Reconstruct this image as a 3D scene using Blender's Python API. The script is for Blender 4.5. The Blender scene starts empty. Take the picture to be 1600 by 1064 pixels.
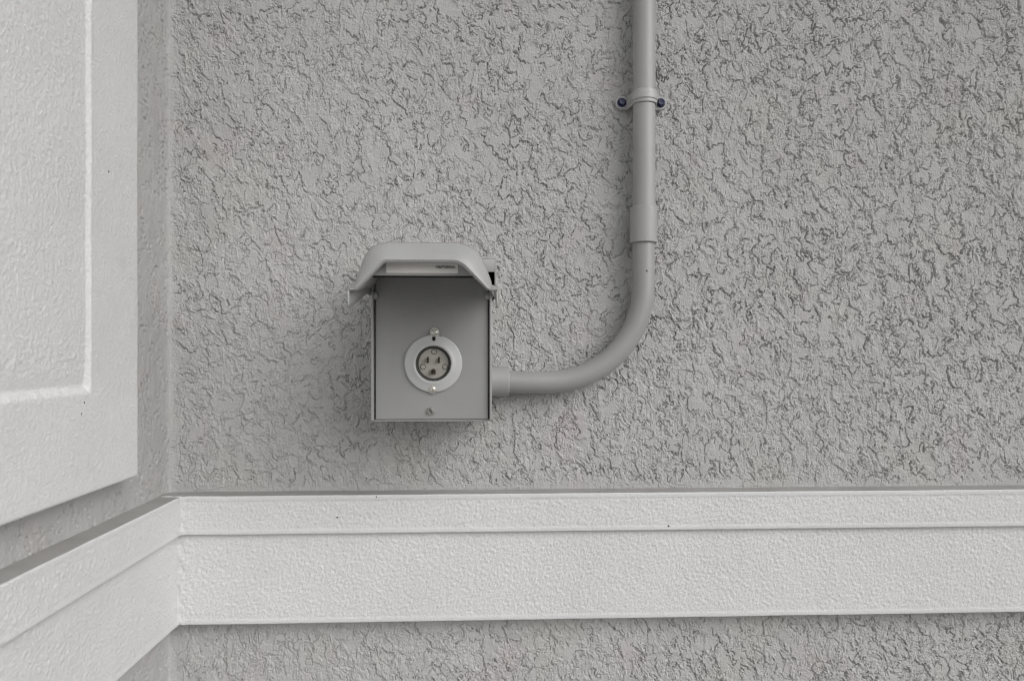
import bpy, bmesh, math, random
import numpy as np
from mathutils import Vector

random.seed(7)
S = bpy.context.scene
COL = S.collection
EYE = 1000.0                     # height of the lens above the ground, mm

# ------------------------------------------------------------------ camera
cam_d = bpy.data.cameras.new('camera')
cam = bpy.data.objects.new('camera', cam_d)
COL.objects.link(cam)
cam.location = (0, -0.860, EYE/1000)
cam.rotation_euler = (math.radians(90), 0, -math.atan(45/1100))
cam_d.sensor_width = 36
cam_d.lens = 36*1100/1600
cam_d.shift_y = 13/1600
cam_d.clip_start = 0.01
cam_d.clip_end = 300
cam_d.dof.use_dof = True
cam_d.dof.focus_distance = 0.82
cam_d.dof.aperture_fstop = 8
S.camera = cam

# ------------------------------------------------------------------ sky and sun
SUN = Vector((0.61, -0.54, 0.58)).normalized()        # towards the sun
world = bpy.data.worlds.new('World')
S.world = world
world.use_nodes = True
nt = world.node_tree
nt.nodes.clear()
sky = nt.nodes.new('ShaderNodeTexSky')
sky.sky_type = 'NISHITA'
sky.sun_disc = False
sky.sun_elevation = math.asin(SUN.z)
sky.sun_rotation = math.atan2(SUN.x, SUN.y)
sky.air_density = 1.0
sky.dust_density = 4.0
hs = nt.nodes.new('ShaderNodeHueSaturation')
hs.inputs['Saturation'].default_value = 0.18
bg = nt.nodes.new('ShaderNodeBackground')
bg.inputs['Strength'].default_value = 0.112
wo = nt.nodes.new('ShaderNodeOutputWorld')
nt.links.new(sky.outputs[0], hs.inputs['Color'])
nt.links.new(hs.outputs[0], bg.inputs['Color'])
nt.links.new(bg.outputs[0], wo.inputs['Surface'])
sun_d = bpy.data.lights.new('sun', 'SUN')
sun_d.energy = 1.30
sun_d.angle = math.radians(68)
sun_d.color = (1.0, 0.992, 0.985)
sun = bpy.data.objects.new('sun', sun_d)
COL.objects.link(sun)
sun.rotation_euler = SUN.to_track_quat('Z', 'Y').to_euler()
sun.location = (3, -3, 4)
S.view_settings.view_transform = 'Standard'
S.view_settings.look = 'None'
S.view_settings.gamma = 1
S.view_settings.exposure = 0.06
S.cycles.use_denoising = True
S.cycles.use_adaptive_sampling = False
S.cycles.filter_width = 1.1


# ------------------------------------------------------------------ noise (numpy)
def _tab(seed):
    r = np.random.RandomState(seed)
    p = r.permutation(256)
    a = r.rand(256)*2*math.pi
    return np.concatenate([p, p]).astype(np.int32), np.cos(a).astype(np.float32), np.sin(a).astype(np.float32)


def noise(x, y, seed):
    p, gx, gy = _tab(seed)
    x = np.asarray(x, np.float32); y = np.asarray(y, np.float32)
    xi = np.floor(x).astype(np.int32); yi = np.floor(y).astype(np.int32)
    xf = x-xi; yf = y-yi
    xi &= 255; yi &= 255
    u = xf*xf*xf*(xf*(xf*6-15)+10); v = yf*yf*yf*(yf*(yf*6-15)+10)
    xj = (xi+1) & 255; yj = (yi+1) & 255

    def g(a, b, fx, fy):
        h = p[p[a]+b]
        return gx[h]*fx+gy[h]*fy
    n0 = g(xi, yi, xf, yf); n1 = g(xj, yi, xf-1, yf)
    n2 = g(xi, yj, xf, yf-1); n3 = g(xj, yj, xf-1, yf-1)
    a = n0+u*(n1-n0); b = n2+u*(n3-n2)
    return (a+v*(b-a))*1.5


def sstep(a, b, x):
    t = np.clip((x-a)/(b-a), 0, 1)
    return t*t*(3-2*t)


def edge_mm(f, av, au, cap=6.0):
    """signed distance in mm to the zero contour of a noise field sampled on the axes"""
    gv, gu = np.gradient(f, av, au)
    return np.clip(f/np.maximum(np.sqrt(gu*gu+gv*gv), 0.02), -cap, cap)


def stucco(au, av, seed=0, k=0.80):
    """torn, half-trowelled stucco on the axes au (across) and av (up): height in mm"""
    u0, v0 = np.meshgrid(au, av)
    ca, sa = math.cos(0.18), -math.sin(0.18)
    u0, v0 = u0+6*noise(u0/110, v0/110, seed+30), v0+6*noise(u0/110, v0/110, seed+31)
    u, v = (ca*u0-sa*v0)/k, (sa*u0+ca*v0)*0.76/k
    wu = 5*noise(u/19, v/19, seed+1)+2.2*noise(u/6.3, v/6.3, seed+2)+1.2*noise(u/2.6, v/2.6, seed+20)
    wv = 5*noise(u/19, v/19, seed+3)+2.2*noise(u/6.3, v/6.3, seed+4)+1.2*noise(u/2.6, v/2.6, seed+21)
    x, y = u+wu, v+wv
    big = noise(u/95, v/95, seed+5)
    flat = sstep(0.16, 0.42, noise(u/20, v/20, seed+13)+0.4*big+0.45*noise(x/9, y/9, seed+22))  # trowelled smooth
    rough = 1-flat
    a = noise(x/21, y/21, seed+6)+0.55*noise(x/10, y/10, seed+7)+0.22*noise(x/4.2, y/4.2, seed+8)+0.10*big
    b = noise(x/10, y/10, seed+9)+0.5*noise(x/5, y/5, seed+10)-0.12
    c = noise(x/5, y/5, seed+11)+0.4*noise(x/2.8, y/2.8, seed+12)-0.20
    ea, eb, ec = (edge_mm(f, av, au) for f in (a, b, c))
    vary = 0.70+0.32*sstep(-0.35, 0.35, noise(u0/160, v0/160, seed+27)+0.0002*(u0-300))
    ma = (0.22+0.78*sstep(-0.12, 0.12, noise(u/24, v/24, seed+14)))*vary
    mb = sstep(0.02, 0.25, noise(u/12, v/12, seed+15))*(0.15+0.85*rough)*vary
    mc = 0.6*sstep(-0.1, 0.2, noise(u/16, v/16, seed+16))*rough
    h = 0.95*sstep(-0.8, 0.6, ea)+0.45*sstep(-0.9, 0.8, eb)*(0.3+0.7*rough)+0.30*sstep(-0.9, 0.9, ec)*rough
    h += (0.25+0.75*rough)*(0.75*noise(x/7.5, y/7.5, seed+25)+0.5*noise(u/11, v/11, seed+26))
    h -= 2.5*np.exp(-((ea+0.55)/0.44)**2)*ma
    h -= 1.5*np.exp(-((eb+0.55)/0.44)**2)*mb
    h -= 0.55*np.exp(-((ec+0.5)/0.46)**2)*mc
    h += (0.30+0.70*rough)*(0.46*noise(u/1.6, v/1.6, seed+17)+0.50*noise(u/2.9, v/2.9, seed+18))
    h -= rough*3.0*np.clip(noise(u/2.2, v/2.2, seed+23)-0.58, 0, 1)
    h += 0.6*noise(u/55, v/55, seed+19)
    return h-0.6


def sandpaint(u, v, seed=50):
    """sprayed fine sand finish of the white trim: height in mm"""
    ca, sa = math.cos(0.6), math.sin(0.6)
    p, q = ca*u-sa*v, (sa*u+ca*v)*0.62
    n = noise(p/2.15, q/2.15, seed+1)+0.35*noise(p/3.9, q/3.9, seed+2)
    n = np.where(n > 0, n, n*0.55)
    return 0.86*n+0.2*noise(u/14, v/14, seed+3)


# ------------------------------------------------------------------ materials
def new_mat(name):
    m = bpy.data.materials.new(name)
    m.use_nodes = True
    n = m.node_tree
    b = n.nodes['Principled BSDF']
    return m, n, b


def N(n, t, **kw):
    o = n.nodes.new(t)
    for k, v in kw.items():
        setattr(o, k, v)
    return o


def obj_coord(n, scale=None):
    g = N(n, 'ShaderNodeNewGeometry')
    return g.outputs['Position']


def noise_tex(n, vec, scale, detail=4, rough=0.6):
    t = N(n, 'ShaderNodeTexNoise')
    t.inputs['Scale'].default_value = scale
    t.inputs['Detail'].default_value = detail
    t.inputs['Roughness'].default_value = rough
    n.links.new(vec, t.inputs['Vector'])
    return t


def ramp(n, fac, stops):
    r = N(n, 'ShaderNodeValToRGB')
    e = r.color_ramp.elements
    e[0].position, e[0].color = stops[0][0], (*stops[0][1], 1)
    e[1].position, e[1].color = stops[-1][0], (*stops[-1][1], 1)
    for p, c in stops[1:-1]:
        k = e.new(p); k.color = (*c, 1)
    n.links.new(fac, r.inputs['Fac'])
    return r


def mixc(n, fac, a, b):
    m = N(n, 'ShaderNodeMix', data_type='RGBA')
    for s, v in ((m.inputs[0], fac), (m.inputs[6], a), (m.inputs[7], b)):
        if hasattr(v, 'links') or isinstance(v, bpy.types.NodeSocket):
            n.links.new(v, s)
        elif isinstance(v, tuple):
            s.default_value = (*v, 1)
        else:
            s.default_value = v
    return m.outputs[2]


def specks(n, vec, cell, size, keep):
    """sparse small dirt specks: factor socket"""
    v = N(n, 'ShaderNodeTexVoronoi')
    v.inputs['Scale'].default_value = 1/cell
    n.links.new(vec, v.inputs['Vector'])
    sep = N(n, 'ShaderNodeSeparateColor')
    n.links.new(v.outputs['Color'], sep.inputs[0])
    lt = N(n, 'ShaderNodeMath', operation='LESS_THAN'); lt.inputs[1].default_value = keep
    n.links.new(sep.outputs[0], lt.inputs[0])
    sz = N(n, 'ShaderNodeMath', operation='MULTIPLY'); sz.inputs[1].default_value = size/cell
    n.links.new(sep.outputs[1], sz.inputs[0])
    l2 = N(n, 'ShaderNodeMath', operation='LESS_THAN')
    n.links.new(v.outputs['Distance'], l2.inputs[0]); n.links.new(sz.outputs[0], l2.inputs[1])
    mu = N(n, 'ShaderNodeMath', operation='MULTIPLY')
    n.links.new(lt.outputs[0], mu.inputs[0]); n.links.new(l2.outputs[0], mu.inputs[1])
    return mu.outputs[0]


def bump(n, b, height, strength, dist, prev=None):
    k = N(n, 'ShaderNodeBump')
    k.inputs['Strength'].default_value = strength
    k.inputs['Distance'].default_value = dist
    n.links.new(height, k.inputs['Height'])
    if prev:
        n.links.new(prev, k.inputs['Normal'])
    if b:
        n.links.new(k.outputs[0], b.inputs['Normal'])
    return k.outputs[0]


def stucco_mat(name, base, grain=0.85):
    m, n, b = new_mat(name)
    P = obj_coord(n)
    t = noise_tex(n, P, 9, 5, 0.6)
    c0 = tuple(x*0.95 for x in base); c1 = tuple(x*1.05 for x in base)
    col = ramp(n, t.outputs[0], [(0.3, c0), (0.7, c1)]).outputs[0]
    hue = noise_tex(n, P, 14, 3, 0.5)
    col = mixc(n, ramp(n, hue.outputs[0], [(0.52, (0, 0, 0)), (0.72, (.55, .55, .55))]).outputs[0], col,
               (base[0]*1.03, base[1]*0.95, base[2]*0.955))
    hue2 = noise_tex(n, P, 11, 3, 0.5)
    mp = N(n, 'ShaderNodeMapping'); mp.inputs['Location'].default_value = (3.1, 1.7, 5.3)
    n.links.new(P, mp.inputs['Vector']); n.links.new(mp.outputs[0], hue2.inputs['Vector'])
    col = mixc(n, ramp(n, hue2.outputs[0], [(0.55, (0, 0, 0)), (0.75, (.5, .5, .5))]).outputs[0], col,
               (base[0]*1.0, base[1]*0.99, base[2]*0.90))
    n.links.new(col, b.inputs['Base Color'])
    b.inputs['Roughness'].default_value = 0.88
    b.inputs['Specular IOR Level'].default_value = 0.25
    f = noise_tex(n, P, 620, 2, 0.6)
    g = noise_tex(n, P, 300, 3, 0.6)
    k = bump(n, None, g.outputs[0], grain, 0.0010)
    bump(n, b, f.outputs[0], grain, 0.0006, k)
    return m


def trim_mat(name, base):
    m, n, b = new_mat(name)
    P = obj_coord(n)
    t = noise_tex(n, P, 6, 5, 0.65)
    col = ramp(n, t.outputs[0], [(0.3, tuple(x*0.955 for x in base)), (0.7, tuple(min(x*1.03, 0.9) for x in base))]).outputs[0]
    dirt = noise_tex(n, P, 40, 4, 0.7)
    col = mixc(n, ramp(n, dirt.outputs[0], [(0.56, (0, 0, 0)), (0.80, (.28, .28, .28))]).outputs[0], col, (0.52, 0.50, 0.46))
    col = mixc(n, specks(n, P, 0.022, 0.0016, 0.30), col, (0.10, 0.095, 0.09))
    n.links.new(col, b.inputs['Base Color'])
    b.inputs['Roughness'].default_value = 0.72
    b.inputs['Specular IOR Level'].default_value = 0.35
    f = noise_tex(n, P, 460, 3, 0.65)
    bump(n, b, f.outputs[0], 1.0, 0.0010)
    return m


def paint_mat(name, base, rough=0.42, var=0.04, speck=True, peel=0.05, spec=0.5):
    m, n, b = new_mat(name)
    P = obj_coord(n)
    t = noise_tex(n, P, 22, 4, 0.6)
    col = ramp(n, t.outputs[0], [(0.3, tuple(x*(1-var) for x in base)), (0.7, tuple(x*(1+var) for x in base))]).outputs[0]
    d = noise_tex(n, P, 130, 3, 0.6)
    col = mixc(n, ramp(n, d.outputs[0], [(0.62, (0, 0, 0)), (0.78, (.25, .25, .25))]).outputs[0], col, tuple(x*0.8 for x in base))
    if speck:
        col = mixc(n, specks(n, P, 0.017, 0.0014, 0.42), col, (0.05, 0.05, 0.05))
    n.links.new(col, b.inputs['Base Color'])
    r = noise_tex(n, P, 60, 3, 0.6)
    rr = N(n, 'ShaderNodeMapRange')
    rr.inputs[3].default_value = rough-0.07; rr.inputs[4].default_value = rough+0.1
    n.links.new(r.outputs[0], rr.inputs[0]); n.links.new(rr.outputs[0], b.inputs['Roughness'])
    b.inputs['Specular IOR Level'].default_value = spec
    f = noise_tex(n, P, 260, 2, 0.5)
    bump(n, b, f.outputs[0], peel, 0.0006)
    return m


def metal_mat(name, base, rough=0.35):
    m, n, b = new_mat(name)
    P = obj_coord(n)
    t = noise_tex(n, P, 400, 4, 0.7)
    col = ramp(n, t.outputs[0], [(0.3, tuple(x*0.65 for x in base)), (0.7, base)]).outputs[0]
    n.links.new(col, b.inputs['Base Color'])
    b.inputs['Metallic'].default_value = 0.65
    b.inputs['Roughness'].default_value = rough
    bump(n, b, t.outputs[0], 0.2, 0.0003)
    return m


GREY = (0.447, 0.447, 0.446)
M_WALL = stucco_mat('grey_stucco_paint', GREY)
M_TRIM = trim_mat('white_sand_finish_paint', (0.665, 0.668, 0.672))
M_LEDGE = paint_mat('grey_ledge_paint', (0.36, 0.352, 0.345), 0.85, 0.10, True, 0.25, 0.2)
M_BOX = paint_mat('grey_enamel', (0.345, 0.348, 0.345), 0.38)
M_PLATE = paint_mat('grey_enamel_plate', (0.300, 0.302, 0.300), 0.36, 0.04, False)
M_FLANGE = paint_mat('pale_grey_nylon', (0.48, 0.487, 0.483), 0.45)
M_PVC = paint_mat('grey_pvc', (0.355, 0.348, 0.350), 0.40, 0.03, True, 0.03)
M_PVC2 = paint_mat('grey_pvc_elbow', (0.315, 0.315, 0.312), 0.33, 0.03, True, 0.02)
M_STRAP = paint_mat('grey_strap_pvc', (0.42, 0.422, 0.418), 0.36, 0.03, False, 0.03)
M_ZINC = metal_mat('zinc_screw', (0.72, 0.70, 0.64), 0.30)
M_DULL = metal_mat('painted_screw', (0.46, 0.46, 0.44), 0.5)
M_BLUE = paint_mat('blue_coated_screw', (0.014, 0.020, 0.065), 0.35, 0.3, False, 0.2)
M_FACE = paint_mat('ivory_nylon', (0.36, 0.345, 0.31), 0.5, 0.06, False, 0.03)
M_BRASS = metal_mat('tarnished_brass', (0.085, 0.06, 0.032), 0.45)
M_BLACK = paint_mat('shade_black', (0.012, 0.012, 0.012), 0.7, 0.1, False, 0.1, 0.2)  # black that stands for shade in gaps and holes
M_GASKET = paint_mat('dark_grey_gasket', (0.07, 0.07, 0.066), 0.6, 0.1, False, 0.1, 0.3)
M_LABEL = paint_mat('foil_label', (0.82, 0.80, 0.76), 0.45, 0.05, False, 0.02)
M_INK = paint_mat('black_ink', (0.015, 0.013, 0.012), 0.6, 0.1, False, 0.0)
M_DRIVE = stucco_mat('concrete', (0.19, 0.187, 0.18), 0.4)
M_UNSEEN_ROOF = paint_mat('unseen_roof_paint', (0.45, 0.45, 0.44), 0.8, 0.03, False, 0.05)


# ------------------------------------------------------------------ object helpers (mm: x right, d out of the wall, z above the eye)
def W(x, d, z):
    return Vector((x/1000, -d/1000, (EYE+z)/1000))


def tag(o, label=None, cat=None, group=None, kind=None):
    if label: o['label'] = label
    if cat: o['category'] = cat
    if group: o['group'] = group
    if kind: o['kind'] = kind
    return o


BASE = {}


def thing(name, x, d, z, label, cat, group=None):
    o = bpy.data.objects.new(name, None)
    o.empty_display_size = 0.02
    COL.objects.link(o)
    o.location = W(x, d, z)
    BASE[o.name] = o.location.copy()
    return tag(o, label, cat, group)


def link_mesh(name, me, mats, parent=None):
    o = bpy.data.objects.new(name, me)
    COL.objects.link(o)
    for m in (mats if isinstance(mats, (list, tuple)) else [mats]):
        me.materials.append(m)
    if parent is not None:
        o.parent = parent
        r = parent
        while r.parent is not None:
            r = r.parent
        off = r.location
        me.transform(__import__('mathutils').Matrix.Translation(-off))
    return o


def finish(name, bm, mats, parent=None, smooth=40, recalc=True):
    for v in bm.verts:
        v.co = W(*v.co)
    if recalc:
        bmesh.ops.recalc_face_normals(bm, faces=bm.faces)
    me = bpy.data.meshes.new(name)
    bm.to_mesh(me); bm.free()
    if smooth is not None:
        me.polygons.foreach_set('use_smooth', [True]*len(me.polygons))
        try:
            me.set_sharp_from_angle(angle=math.radians(smooth))
        except Exception:
            pass
    return link_mesh(name, me, mats, parent)


def box(bm, x0, x1, d0, d1, z0, z1, bev=0.0, seg=2):
    vs = [bm.verts.new(c) for c in ((x0, d0, z0), (x1, d0, z0), (x1, d1, z0), (x0, d1, z0),
                                    (x0, d0, z1), (x1, d0, z1), (x1, d1, z1), (x0, d1, z1))]
    fs = [bm.faces.new([vs[i] for i in f]) for f in ((0, 3, 2, 1), (4, 5, 6, 7), (0, 1, 5, 4), (1, 2, 6, 5), (2, 3, 7, 6), (3, 0, 4, 7))]
    if bev:
        es = list({e for f in fs for e in f.edges})
        bmesh.ops.bevel(bm, geom=es, offset=bev, segments=seg, profile=0.5, affect='EDGES')
    return bm


def lathe(bm, cx, cz, prof, seg=48, sx=1.0, sz=1.0, rot=0.0):
    """profile [(r, d)] turned about an axis that points out of the wall"""
    rings = []
    for r, d in prof:
        if r <= 1e-6:
            rings.append([bm.verts.new((cx, d, cz))])
        else:
            rings.append([bm.verts.new((cx+sx*r*math.cos(rot+2*math.pi*i/seg), d, cz+sz*r*math.sin(rot+2*math.pi*i/seg))) for i in range(seg)])
    for a, b in zip(rings, rings[1:]):
        for i in range(seg):
            j = (i+1) % seg
            if len(a) == 1 and len(b) > 1:
                bm.faces.new((a[0], b[j], b[i]))
            elif len(b) == 1 and len(a) > 1:
                bm.faces.new((a[i], a[j], b[0]))
            elif len(a) > 1:
                bm.faces.new((a[i], a[j], b[j], b[i]))
    return bm


def sweep(bm, path, radii, seg=40, caps=True):
    """round tube along path [(x,d,z)] with one radius per point"""
    pts = [Vector(p) for p in path]
    rings = []
    up = Vector((0, 1, 0))
    for i, p in enumerate(pts):
        t = (pts[min(i+1, len(pts)-1)]-pts[max(i-1, 0)])
        if t.length < 1e-9:
            t = pts[i]-pts[i-2]
        t.normalize()
        s = t.cross(up).normalized()
        rings.append([bm.verts.new(p+radii[i]*(math.cos(2*math.pi*k/seg)*up+math.sin(2*math.pi*k/seg)*s)) for k in range(seg)])
    for a, b in zip(rings, rings[1:]):
        for k in range(seg):
            j = (k+1) % seg
            bm.faces.new((a[k], a[j], b[j], b[k]))
    if caps:
        bm.faces.new(rings[0]); bm.faces.new(rings[-1])
    return bm


def grid_mesh(name, P, mats, parent=None, smooth=True, flip=False, matidx=None):
    """P: (rows, cols, 3) array of world mm (x, d, z)"""
    r, c, _ = P.shape
    V = np.empty((r*c, 3), np.float32)
    Q = P.reshape(-1, 3)
    V[:, 0] = Q[:, 0]/1000; V[:, 1] = -Q[:, 1]/1000; V[:, 2] = (EYE+Q[:, 2])/1000
    i = np.arange((r-1)*(c-1)); a = (i//(c-1))*c+i % (c-1)
    F = np.stack([a, a+1, a+c+1, a+c], 1) if not flip else np.stack([a, a+c, a+c+1, a+1], 1)
    me = bpy.data.meshes.new(name)
    me.vertices.add(len(V)); me.vertices.foreach_set('co', V.ravel())
    me.loops.add(F.size); me.loops.foreach_set('vertex_index', F.ravel().astype(np.int32))
    me.polygons.add(len(F))
    me.polygons.foreach_set('loop_start', np.arange(0, F.size, 4, dtype=np.int32))
    me.polygons.foreach_set('loop_total', np.full(len(F), 4, np.int32))
    me.polygons.foreach_set('use_smooth', np.full(len(F), smooth))
    if matidx is not None:
        me.polygons.foreach_set('material_index', matidx.ravel().astype(np.int32))
    me.update(calc_edges=True)
    return link_mesh(name, me, mats, parent)


def axis(lo, a, b, hi, step, grow=1.16, cap=60.0):
    """1-D samples: fine between a and b, growing towards lo and hi"""
    core = list(np.arange(a, b, step))
    s, x, R = step, core[-1], []
    while x < hi:
        s = min(s*grow, cap); x = min(x+s, hi); R.append(x)
    s, x, L = step, core[0], []
    while x > lo:
        s = min(s*grow, cap); x = max(x-s, lo); L.append(x)
    return np.array(L[::-1]+core+R, np.float32)


def fine(ax, step):
    """1 where the samples are dense, 0 where they are too coarse to carry relief"""
    g = np.gradient(ax)
    return 1-sstep(1.5*step, 4*step, g)


# ------------------------------------------------------------------ ground, unseen roof
GZ = -EYE
XC = -377.0          # inside corner of the two walls
bm = bmesh.new()
for q in [(-40000, -40000, GZ), (40000, -40000, GZ), (40000, 40000, GZ), (-40000, 40000, GZ)]:
    bm.verts.new(q)
bm.verts.ensure_lookup_table(); bm.faces.new(bm.verts)
tag(finish('ground', bm, M_DRIVE, None, None), kind='structure')
bm = box(bmesh.new(), XC-600, 4200, -150, 720, 1330, 1470, 4)  # out-of-view roof, added and sized to block overhead sky
tag(finish('unseen_roof', bm, M_UNSEEN_ROOF), kind='structure')

# ------------------------------------------------------------------ back wall
ST = 1.05
BT, BM_, BB = -172.0, -217.5, -324.0           # trim band: top, step, bottom
ax = axis(XC-3, XC-3, 700, 3800, ST, 1.05)
az = axis(GZ-20, -432, 455, 1340, ST, 1.05)
X, Z = np.meshgrid(ax, az)
fx, fz = np.meshgrid(fine(ax, ST), fine(az, ST))
h = stucco(ax, az)
near_c = sstep(0, 18, X-XC+7*noise(X/14, Z/14, 71))                     # smeared into the corner
dist_b = np.where(Z > -248, Z-BT, BB-Z)                                 # distance from the band
near_b = sstep(2, 15, dist_b+5*noise(X/22, Z/9, 72))
amp = (0.16+0.84*near_c)*(0.22+0.78*near_b)
pit = np.clip(noise(X/2.6, Z/2.6, 73)-0.42, 0, 1)
h = h*amp-3.2*pit*(1-near_b*near_c)
h += 4*np.exp(-np.clip(X-XC, 0, None)/4)                                # cove of the corner
h += 0.5*noise(X/5, Z/45, 74)*(1-near_c)
h = h*fx*fz
wall_back = grid_mesh('stucco_wall', np.stack([X, h, Z], 2), M_WALL, smooth=False)
tag(wall_back, 'grey torn-texture stucco wall carrying the inlet box and conduit', 'wall')

# ------------------------------------------------------------------ side wall (left, towards the camera)
ad = axis(-3, -3, 335, 1500, 1.5)
az = axis(GZ-20, -440, 460, 1340, 1.5)
Dd, Z = np.meshgrid(ad, az)
fx, fz = np.meshgrid(fine(ad, 1.5), fine(az, 1.5))
h = 0.20*stucco(ad, az, 100)
pit = sstep(0.38, 0.50, noise(Dd/4.0, Z/3.3, 120))*sstep(-0.25, 0.2, noise(Dd/24, Z/24, 121))
h += -3.6*pit+0.35*noise(Dd/9, Z/14, 122)+0.5*noise(Dd/20, Z/20, 123)+0.10*noise(Dd/3.3, Z/3.3, 124)
h += 4*np.exp(-np.clip(Dd, 0, None)/4)
h *= fx*fz
wall_side = grid_mesh('stucco_wall', np.stack([XC+h, Dd, Z], 2), M_WALL, flip=True)
tag(wall_side, 'narrow smoother grey stucco side wall left of the corner', 'wall')


# ------------------------------------------------------------------ trim band
def profile(pts, step):
    """resample a polyline of (t, z, rough) with 'step' spacing"""
    out = []
    for (t0, z0, r0), (t1, z1, r1) in zip(pts, pts[1:]):
        L = math.hypot(t1-t0, z1-z0); k = max(1, int(L/step))
        for i in range(k):
            f = i/k
            out.append((t0+f*(t1-t0), z0+f*(z1-z0), r0+f*(r1-r0)))
    out.append(pts[-1])
    return np.array(out, np.float32)


T1, T2 = 25.0, 19.5
UPPER = [(T2-10, BM_+0.5, 0), (T1-1.0, BM_+0.2, 0), (T1-.2, BM_+.7, 0), (T1+.1, BM_+1.5, 0), (T1, BM_+5.3, .1), (T1-.45, BM_+6.0, .8), (T1-.3, BM_+8, 1),
         (T1-.3, BT-8, 1), (T1-.45, BT-6, .8), (T1, BT-5.3, .1), (T1+.1, BT-1.3, 0), (T1-.3, BT-.5, 0), (T1-1.1, BT, 0), (-3, BT+.6, 0)]
LOWER = [(-3, BB, 0), (T2-1.0, BB, 0), (T2-.2, BB+.5, 0), (T2+.1, BB+1.3, 0), (T2, BB+5.4, .1), (T2-.45, BB+6.2, .8), (T2-.3, BB+8.5, 1),
         (T2-.3, BM_-2, 1), (T2-.3, BM_+1.5, .6)]


def band(name, prof, parent, back):
    p = profile(prof, 1.2)
    t, z, r = p[:, 0], p[:, 1], p[:, 2]
    if back:
        s = axis(XC-2, XC-2, 700, 3780, 1.2)
    else:
        s = axis(-2, -2, 420, 1480, 1.35)
    Tt, Ss = np.meshgrid(t, s, indexing='ij'); Zz = np.repeat(z[:, None], len(s), 1); Rr = np.repeat(r[:, None], len(s), 1)
    f = np.repeat(fine(s, 1.35)[None, :], len(t), 0)
    rel = np.where(Tt > 2, 1.0, 0.0)
    edge = np.clip(s-(XC if back else 0)-T1, 0, None)[None, :]
    mess = np.exp(-edge/9)*rel                                           # caulked, lumpy at the mitre
    off = 0 if back else 700
    if not back:
        Tt = np.where(Tt > 10, np.where(Rr > 0.3, Tt+0.25, Tt), Tt)
    h = sandpaint(Ss+off, Zz, 50)*Rr*f*(1.0 if back else 0.8)
    h += mess*(0.5*noise((Ss+off)/4, Zz/4, 60)+0.9*noise((Ss+off)/11, Zz/11, 61)-1.6*np.clip(noise((Ss+off)/2.4, Zz/2.4, 62)-.4, 0, 1))*f
    h += 0.25*noise((Ss+off)/60, Zz/60, 63)*rel
    Zz = Zz+0.5*noise((Ss+off)/7, Zz*0+3.3, 64)*mess*1.8+0.22*noise((Ss+off)/50, Zz*0+7.7, 65)*rel+0.10*noise((Ss+off)/9, Zz*0+9.7, 66)*rel
    Zz = Zz if back else Zz-0.4
    if back:
        P = np.stack([Ss, Tt+h, Zz], 2)
    else:
        P = np.stack([XC+Tt+h, Ss, Zz], 2)
    mi = np.zeros((len(t)-1, len(s)-1), np.int32)
    if prof is UPPER:
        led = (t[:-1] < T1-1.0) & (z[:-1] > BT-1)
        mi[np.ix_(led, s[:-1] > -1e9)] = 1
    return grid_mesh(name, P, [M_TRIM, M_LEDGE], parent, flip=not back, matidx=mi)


for back, label in ((True, 'white two-step trim band across the wall below the inlet box'),
                    (False, 'white two-step trim band running forward along the left side wall')):
    t = thing('trim_band', 300 if back else XC, 0 if back else 300, BB, label, 'trim', 'trim bands')
    band('upper_fascia', UPPER, t, back)
    band('lower_fascia', LOWER, t, back)

# ------------------------------------------------------------------ white raised panel on the side wall
PT = 25.0
d0, z0 = 126.0, -129.5
d1, z1 = 700.0, 1180.0
BW, RC = 88.0, 3.2
ad = axis(d0, d0, 420, d1, 1.35); az = axis(z0, z0, 500, z1, 1.35)
Dd, Z = np.meshgrid(ad, az)
fx, fz = np.meshgrid(fine(ad, 1.35), fine(az, 1.35))
e_out = np.minimum(np.minimum(Dd-d0, d1-Dd), np.minimum(Z-z0, z1-Z))
wob = 0.5*noise(Dd/11, Z/11, 83)
e_r = np.minimum(Dd-(d0+BW), d1-BW-Dd)+0.3*wob
e_b = np.minimum(Z-(z0+BW+8), z1-BW-Z)+2.0*wob
inner = np.minimum(sstep(-0.7, 0.9, e_r), sstep(-7.0, 1.5, e_b))
low = np.exp(-np.clip(e_b-2, 0, None)/12)*inner                           # sags deeper along the foot of the recess
h = sandpaint(Dd+1500, Z, 80)*sstep(1.5, 4.5, e_out)*(0.5+0.15*inner)*(1-0.9*sstep(0.35, .8, low))
h += 0.2*np.exp(-((e_r+2.0)/1.6)**2)*sstep(-3, 1, e_b)
h += inner*(0.5*noise(Dd/5, Z/5, 84)+0.4*noise(Dd/16, Z/16, 85))*np.exp(-((e_b-24)/14)**2)
h += 0.35*noise(Dd/70, Z/70, 86)
h = h*fx*fz-RC*inner-2.2*low-0.9*(1-sstep(0, 1.6, e_out))
front = np.stack([XC+PT+h, Dd, Z], 2)
# returns back to the wall: add one row/column of points on each side
pad = np.pad(front, ((1, 1), (1, 1), (0, 0)), mode='edge')
pad[0, :, 0] = pad[-1, :, 0] = XC-3
pad[:, 0, 0] = pad[:, -1, 0] = XC-3
panel = thing('wall_panel', XC, (d0+d1)/2, z0, 'large white raised panel with a recessed field on the left side wall', 'panel')
R_, C_, _ = pad.shape
mid_i = np.zeros((R_-1, C_-1), bool)
grid_mesh('panel_body', pad, M_TRIM, panel, flip=True)

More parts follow.
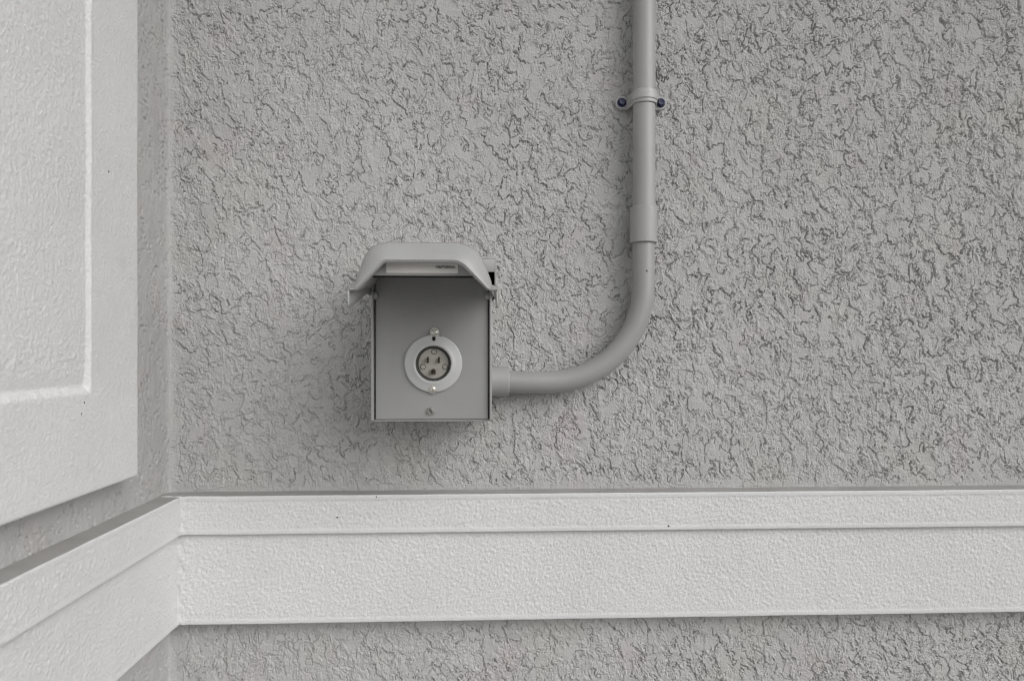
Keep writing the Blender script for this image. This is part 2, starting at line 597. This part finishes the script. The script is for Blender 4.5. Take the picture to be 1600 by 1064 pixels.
# ------------------------------------------------------------------ power inlet box
BD = 105.0                                       # depth of the face plate
inlet = thing('power_inlet_box', -55, 0, -78, 'grey metal power inlet box with its hood lid raised', 'electrical box')
bm = bmesh.new()                                 # folded shell: back, two sides, bottom
box(bm, -118.6, -116.2, 1, BD+5, -76, 84, 0.5)
box(bm, 6.8, 9.2, 1, BD+5, -76, 66, 0.5)
box(bm, -116.3, 6.9, 1, BD-2, -77.6, -75.4, 0.5)
box(bm, -116.3, 6.9, 1, 3, -75.5, 84, 0.3)
finish('shell', bm, M_BOX, inlet)
bm = bmesh.new()                                 # weather cap over the top of the shell
box(bm, -124, 15.4, 1, 62, 101.6, 104.2, 1.1)
box(bm, -124, 15.2, 59.4, 62, 87, 101.8, 0.5)
box(bm, 12.8, 15.2, 1, 62.2, 62, 101.9, 0.5)
box(bm, -124, -121.6, 1, 62.2, 62, 101.9, 0.5)
finish('weather_cap', bm, M_BOX, inlet)
bm = box(bmesh.new(), -121, 12.7, 4, 34, 60, 101, .5)  # black block put in for the shade of the hollow under the cap
finish('cap_hollow_shade', bm, M_BLACK, inlet, None)

# face plate with a round hole
CX, CZ = -53.1, -15.7
PX0, PX1, PZ0, PZ1 = -114.6, 5.4, -75.2, 77.5
angs = sorted([2*math.pi*i/72 for i in range(72)]+[math.atan2(b-CZ, a-CX) % (2*math.pi) for a in (PX0, PX1) for b in (PZ0, PZ1)])


def rect_pt(t, inset):
    c, s = math.cos(t), math.sin(t)
    k = min(((PX1-inset-CX)/c if c > 1e-9 else 1e9), ((PX0+inset-CX)/c if c < -1e-9 else 1e9),
            ((PZ1-inset-CZ)/s if s > 1e-9 else 1e9), ((PZ0+inset-CZ)/s if s < -1e-9 else 1e9))
    return CX+k*c, CZ+k*s


bm = bmesh.new()
rings = []
for kind, par, d in (('c', 20.5, BD-3), ('c', 20.5, BD), ('r', 0.9, BD), ('r', 0.25, BD-.3), ('r', 0, BD-.9), ('r', 0, BD-9)):
    rg = []
    for t in angs:
        a, b = (CX+par*math.cos(t), CZ+par*math.sin(t)) if kind == 'c' else rect_pt(t, par)
        rg.append(bm.verts.new((a, d, b)))
    rings.append(rg)
for a, b in zip(rings, rings[1:]):
    for i in range(len(a)):
        j = (i+1) % len(a)
        bm.faces.new((a[i], a[j], b[j], b[i]))
finish('face_plate', bm, M_PLATE, inlet, None)


def screw(name, parent, x, d, z, r, mat, hexhead=True, slot=True, spin=0.4):
    bm = bmesh.new()
    lathe(bm, x, z, [(r*1.28, d-.2), (r*1.28, d+.5), (r*1.2, d+.8), (r*.9, d+.85)], 28)
    if hexhead:
        lathe(bm, x, z, [(r*.98, d+.6), (r*.98, d+2.4), (r*.82, d+3.0), (r*.5, d+3.05), (r*.36, d+2.3), (0, d+2.3)], 6, rot=spin)
    else:
        lathe(bm, x, z, [(r, d+.4), (r*.97, d+1.3), (r*.8, d+2.2), (r*.5, d+2.75), (r*.30, d+2.85), (r*.24, d+2.0), (0, d+2.0)], 24)
    o = finish(name, bm, mat, parent, 30)
    if slot:
        bm = bmesh.new()
        L, w = r*.78, r*.16
        top = d+3.1 if hexhead else d+2.9
        c, s = math.cos(spin), math.sin(spin)
        vs = []
        for dd in (top-1.2, top):
            for a, b in ((-L, -w), (L, -w), (L, w), (-L, w)):
                vs.append(bm.verts.new((x+a*c-b*s, dd, z+a*s+b*c)))
        for f in ((0, 1, 2, 3), (4, 7, 6, 5), (0, 4, 5, 1), (1, 5, 6, 2), (2, 6, 7, 3), (3, 7, 4, 0)):
            bm.faces.new([vs[i] for i in f])
        finish('slot', bm, M_GASKET, o if o.parent.parent is None else o.parent, None)
    return o


# flanged inlet
bm = lathe(bmesh.new(), CX, CZ, [(30.8, BD-.2), (30.8, BD+2.0), (30.3, BD+2.8), (29.2, BD+3.2), (24.5, BD+3.6), (22.0, BD+4.9), (20.4, BD+5.6),
                                 (19.3, BD+5.3), (18.7, BD+4.2), (18.6, BD-2), (18.6, BD-7)], 72)
flange = finish('inlet_flange', bm, M_FLANGE, inlet, 50)
bm = lathe(bmesh.new(), CX, CZ, [(18.58, BD+3.0), (18.3, BD+3.3), (17.5, BD+3.0), (17.2, BD-1), (16.6, BD-1.2), (16.6, BD-7)], 64)
finish('gasket', bm, M_GASKET, flange, 40)
bm = lathe(bmesh.new(), CX, CZ, [(16.5, BD-6), (16.4, BD-1.2), (15.9, BD-.6), (0, BD-.5)], 64)
finish('inlet_face', bm, M_FACE, flange, 40)
for bx in (-5.9, 5.9):                            # blades in their slots
    bm = box(bmesh.new(), CX+bx-1.1, CX+bx+1.1, BD-3, BD-.44, CZ+.4, CZ+7.0, .02, 1)
    finish('slot', bm, M_GASKET, flange, None)
    bm = box(bmesh.new(), CX+bx-.6, CX+bx+.6, BD-3, BD+4.0, CZ+1.0, CZ+6.4, .3, 1)
    finish('blade', bm, M_BRASS, flange, None)
bm = bmesh.new()                                  # U-shaped ground pin
outer = [(-2.4, -3.0), (-2.4, 0.2)]+[(2.4*math.cos(a), .2+2.4*math.sin(a)) for a in [math.pi*(1-i/8) for i in range(1, 8)]]+[(2.4, .2), (2.4, -3.0)]
inner_ = [(-1.0, -3.0), (-1.0, 0.2)]+[(1.0*math.cos(a), .2+1.0*math.sin(a)) for a in [math.pi*(1-i/8) for i in range(1, 8)]]+[(1.0, .2), (1.0, -3.0)]
ra = [[bm.verts.new((CX+p[0], d, CZ-8.2+p[1])) for p in pl] for d in (BD-3, BD+4.5) for pl in (outer, inner_)]
for i in range(len(outer)-1):
    bm.faces.new((ra[2][i], ra[2][i+1], ra[3][i+1], ra[3][i]))
    bm.faces.new((ra[0][i], ra[0][i+1], ra[2][i+1], ra[2][i]))
    bm.faces.new((ra[1][i], ra[3][i], ra[3][i+1], ra[1][i+1]))
finish('ground_pin', bm, M_BRASS, flange, 30)
for rx, rz, m_ in ((0.6, 12.6, M_BRASS), (-11.4, -3.6, M_ZINC), (12.2, -3.6, M_ZINC)):
    bm = lathe(bmesh.new(), CX+rx, CZ+rz, [(3.1, BD-2), (3.1, BD-.40), (2.5, BD-.38), (2.45, BD-.75)], 24)
    finish('rivet_rim', bm, M_GASKET, flange, 30)
    bm = lathe(bmesh.new(), CX+rx, CZ+rz, [(2.46, BD-2), (2.4, BD-.42), (1.6, BD-.05), (.8, BD+.0), (0, BD-.25)], 24)
    finish('rivet_head', bm, M_FACE, flange, 40)
screw('screw', inlet, -51.7, BD+2.6, 17.4, 3.9, M_ZINC, False, False)
screw('screw', inlet, -53.9, BD+2.6, -42.9, 3.9, M_ZINC, False, False)
screw('screw', inlet, -55.9, BD, -66.3, 4.0, M_DULL, True, True, 2.2)
bm = lathe(bmesh.new(), CX+.7, CZ+26.0, [(1.75, BD+1.5), (1.75, BD+3.75), (1.6, BD+3.85), (0, BD+3.85)], 20, sz=1.25)
box(bm, CX+.7-1.75, CX+.7+1.75, BD+1.5, BD+3.83, CZ+26, CZ+28.4, .05, 1)
finish('keyhole', bm, M_BLACK, flange, None)

# lid: a hood, boxy at the hinge and a trapezoid with a flared lip at the front
LX0, LX1 = -120.6, 13.0
KF = [(LX0+1, 37), (LX0+1, 52.6), (-112.5, 52.9), (-88.5, 77.4), (-21.0, 77.4), (4.6, 53.0), (LX1-.9, 52.6), (LX1-.4, 37)]
KB = [(LX0, 57), (LX0, 64), (LX0+4, 67), (-99, 96), (-9, 96), (6.5, 67), (LX1-.5, 64), (LX1, 57)]
FIL = [0, 1.0, 1.2, 3.5, 7.0, 2.0, 1.0, 0]
NSEG = [3, 2, 6, 11, 6, 2, 3]


def fillet(knots, rads, seg=7):
    out = []
    for i, (p, r) in enumerate(zip(knots, rads)):
        p = Vector(p)
        if r == 0:
            arc = [p]
        else:
            a = (Vector(knots[i-1])-p).normalized(); b = (Vector(knots[i+1])-p).normalized()
            arc = [(p+a*r)*(1-k/seg)**2+p*2*(k/seg)*(1-k/seg)+(p+b*r)*(k/seg)**2 for k in range(seg+1)]
        if out:
            q = out[-1]; m = NSEG[i-1]
            out += [q+(arc[0]-q)*(k/m) for k in range(1, m)]
        out += arc
    return out


prof = fillet(KF, FIL); profB = fillet(KB, FIL)
nrm, wid = [], []
for i, p in enumerate(prof):
    t = (prof[min(i+1, len(prof)-1)]-prof[max(i-1, 0)]).normalized()
    nrm.append(Vector((-t.y, t.x)))
    k = max(0.0, min(1.0, (p.y-53)/20.0))
    wid.append(0.0 if p.y < 53.0 else 16.5*(0.22+0.78*k**0.8))
LD0, LD1 = BD+22.0, 232.0
secs = [(LD0-26, 0), (LD0, 0), (LD0+20, 0), (LD0+50, 0), (LD1-20, 0), (LD1-3, .0), (LD1-.8, .03), (LD1, .10), (LD1-.6, .20), (LD1-3, .42), (LD1-6.5, .68), (LD1-10, .90), (LD1-12.5, 1.0), (LD1-15.5, 1.03)]
bm = bmesh.new()
rows = []
for d, w in secs:
    f = max(0.0, min(1.0, (d-LD0)/(LD1-8-LD0))); f2 = f*f*(3-2*f)*0.5+f*0.5
    row = []
    for p, pb, nn, wd in zip(prof, profB, nrm, wid):
        x = pb.x+(p.x-pb.x)*f2+nn.x*wd*w; z = pb.y+(p.y-pb.y)*f+nn.y*wd*w
        row.append(bm.verts.new((x, d, z)))
    rows.append(row)
for a, b in zip(rows, rows[1:]):
    for i in range(len(a)-1):
        bm.faces.new((a[i], a[i+1], b[i+1], b[i]))
lid = finish('lid', bm, M_BOX, inlet, 38, recalc=False)
so = lid.modifiers.new('thickness', 'SOLIDIFY'); so.thickness = 0.0021; so.offset = 0.0
WD = 214.0                                         # inside end wall of the lid, facing out
fw = (WD-LD0)/(LD1-8-LD0); fw2 = fw*fw*(3-2*fw)*0.5+fw*0.5
ring = [(pb.x+(p.x-pb.x)*fw2, pb.y+(p.y-pb.y)*fw) for p, pb in zip(prof, profB)]
ring = [q for q in ring if q[1] > 66.9]
ring = [(ring[0][0]-1.2, 66.7)]+ring+[(ring[-1][0]+1.2, 66.7)]
bm = bmesh.new()
fr = [bm.verts.new((x, WD, z)) for x, z in ring]; bk = [bm.verts.new((x, WD-2, z)) for x, z in ring]
bm.faces.new(fr); bm.faces.new(bk[::-1])
for i in range(len(ring)):
    j = (i+1) % len(ring); bm.faces.new((fr[i], fr[j], bk[j], bk[i]))
finish('lid_end_wall', bm, M_BOX, lid, None)
bm = box(bmesh.new(), ring[0][0]-3, ring[-1][0]+3, WD-3, WD-.3, 65.1, 66.75, .2, 1)  # black strip painted in as the shaded gap below the end wall
finish('lid_gap_shade', bm, M_BLACK, lid, None)
bm = bmesh.new()
R_L = []
lx0, lx1, la, lb, cr = -88.4, -23.1, 69.1, 79.6, 1.4
for cx_, cz_, a0 in ((lx1-cr, lb-cr, 0), (lx0+cr, lb-cr, 90), (lx0+cr, la+cr, 180), (lx1-cr, la+cr, 270)):
    for k in range(7):
        a = math.radians(a0+15*k); R_L.append((cx_+cr*math.cos(a), cz_+cr*math.sin(a)))
top = [bm.verts.new((x, WD-.1, z)) for x, z in R_L]; bot = [bm.verts.new((x, WD+.25, z)) for x, z in R_L]
bm.faces.new(bot); bm.faces.new(top[::-1])
for i in range(len(R_L)):
    j = (i+1) % len(R_L); bm.faces.new((top[i], top[j], bot[j], bot[i]))
finish('label_sticker', bm, M_LABEL, lid, None)


def lettering(name, text, size, parent, mat, place, sx=1.0):
    cu = bpy.data.curves.new(name, 'FONT')
    cu.body = text; cu.size = size; cu.extrude = 0.02; cu.align_x = 'LEFT'; cu.offset = size*0.022
    o = bpy.data.objects.new('tmp_text', cu); COL.objects.link(o)
    dg = bpy.context.evaluated_depsgraph_get()
    me = bpy.data.meshes.new_from_object(o.evaluated_get(dg))
    bpy.data.objects.remove(o); bpy.data.curves.remove(cu)
    me.name = name
    w0 = max(v.co.x for v in me.vertices)
    for v in me.vertices:
        v.co = W(*place(v.co.x*sx, v.co.y, v.co.z))
    return link_mesh(name, me, mat, parent)


# printed line on the label
lettering('printed_line', 'HI&P30BBI0A', 3.2, lid, M_INK, lambda x, y, z: (-43.6+x, WD+.3+z, 73.5+y*1.1), 1.0)
for rx in (-115.4, 6.0):                           # hinge rivets
    bm = bmesh.new()
    lathe(bm, rx, 56.5, [(4.2, BD-1), (4.2, BD+1.6), (3.4, BD+3.0), (1.8, BD+3.7), (0, BD+3.9)], 24)
    finish('hinge_rivet', bm, M_BOX, inlet, 50)
bm = sweep(bmesh.new(), [(9, 58, 66), (12.6, 58, 66), (13.2, 58, 66)], [6.5, 6.5, 5.2], 28)
finish('hinge_boss', bm, M_BOX, inlet, 40)

# ------------------------------------------------------------------ conduit
PR = 13.35
PD = 22.0
conduit = thing('conduit', 192.5, 0, -40, 'grey plastic conduit rising up the wall and bending into the box', 'conduit')
bm = sweep(bmesh.new(), [(193.6, PD, 1335), (193.4, PD, 800), (193.2, PD, 420), (192.9, PD, 160)], [PR]*4, 48, False)
finish('pipe', bm, M_PVC, conduit)
EX, EZ, ER = 77.0, 75.0, 115.0
path = [(26, PD, -39.3), (50, PD, -39.9)]+[(EX+ER*math.cos(a), PD, EZ+ER*math.sin(a)) for a in [math.radians(-90+90*i/28) for i in range(29)]]+[(192.2, PD, 100), (192.3, PD, 140)]
bm = sweep(bmesh.new(), path, [PR]*len(path), 48, False)
finish('elbow', bm, M_PVC2, conduit)
bm = sweep(bmesh.new(), [(192.4, PD, 126.6), (192.4, PD, 126.6), (192.4, PD, 127.4), (192.4, PD, 150), (192.6, PD, 168.6), (192.6, PD, 169.4), (192.6, PD, 169.6)],
           [PR-.2, PR+2.4, PR+3.0, PR+2.95, PR+2.9, PR+2.4, PR-.2], 48, False)
finish('coupling', bm, M_PVC, conduit, 30)
bm = sweep(bmesh.new(), [(8.5, PD, -38.9), (8.6, PD, -38.9), (29.8, PD, -38.9), (30.6, PD, -38.9), (30.8, PD, -38.9)],
           [PR, PR+4.3, PR+4.1, PR+3.6, PR-.2], 48, False)
finish('box_adapter', bm, M_PVC, conduit, 30)

# ------------------------------------------------------------------ pipe strap
SZ = 300.0
strap = thing('pipe_strap', 193, 0, SZ, 'grey two-hole strap holding the conduit with two blue screws', 'pipe strap')
bm = bmesh.new()
prof = [(-24.5, 4.2), (-19.5, 4.2), (-17.0, 5.5)]
prof += [((PR+.6)*-math.cos(math.radians(a)), PD+(PR+.6)*math.sin(math.radians(a))) for a in range(-6, 187, 8)]
prof += [(17.0, 5.5), (19.5, 4.2), (24.5, 4.2)]
bands = [(-8.0, 0), (-7.5, .9), (-4.0, 1.1), (-3.2, 2.2), (3.2, 2.2), (4.0, 1.1), (7.5, .9), (8.0, 0)]
rows = []
for dz, o_ in bands:
    row = []
    for i, (x, d) in enumerate(prof):
        a = Vector(prof[max(i-1, 0)]); b = Vector(prof[min(i+1, len(prof)-1)])
        t = (b-a).normalized(); nx, nd = -t.y, t.x
        if abs(x) > 17.5:
            k = o_*0.3
        else:
            k = o_
        row.append(bm.verts.new((193.3+x+nx*k, d+nd*k, SZ+dz)))
    rows.append(row)
for a, b in zip(rows, rows[1:]):
    for i in range(len(a)-1):
        bm.faces.new((a[i], a[i+1], b[i+1], b[i]))
sd = finish('saddle', bm, M_STRAP, strap, 35, recalc=False)
so = sd.modifiers.new('thickness', 'SOLIDIFY'); so.thickness = 0.0016; so.offset = -1.0
for sx in (-1, 1):
    bm = lathe(bmesh.new(), 193.3+sx*23.4, SZ+.8, [(8.2, -1), (8.2, 4.6), (7.6, 5.4), (3, 5.5)], 32)
    box(bm, 193.3+min(sx*16.2, sx*23), 193.3+max(sx*16.2, sx*23), -1, 4.9, SZ-6.4, SZ+6.4, .5)
    finish('strap_foot', bm, M_STRAP, strap, 40)
    bm = lathe(bmesh.new(), 193.3+sx*24.0, SZ+.8, [(5.7, 5.0), (5.7, 6.0), (5.2, 6.6), (4.4, 6.8)], 32)
    lathe(bm, 193.3+sx*24.0, SZ+.8, [(4.5, 6.0), (4.5, 9.6), (3.8, 10.3), (2.6, 10.2), (2.2, 9.3), (0, 9.3)], 6, rot=.3*sx)
    finish('screw', bm, M_BLUE, strap, 30)
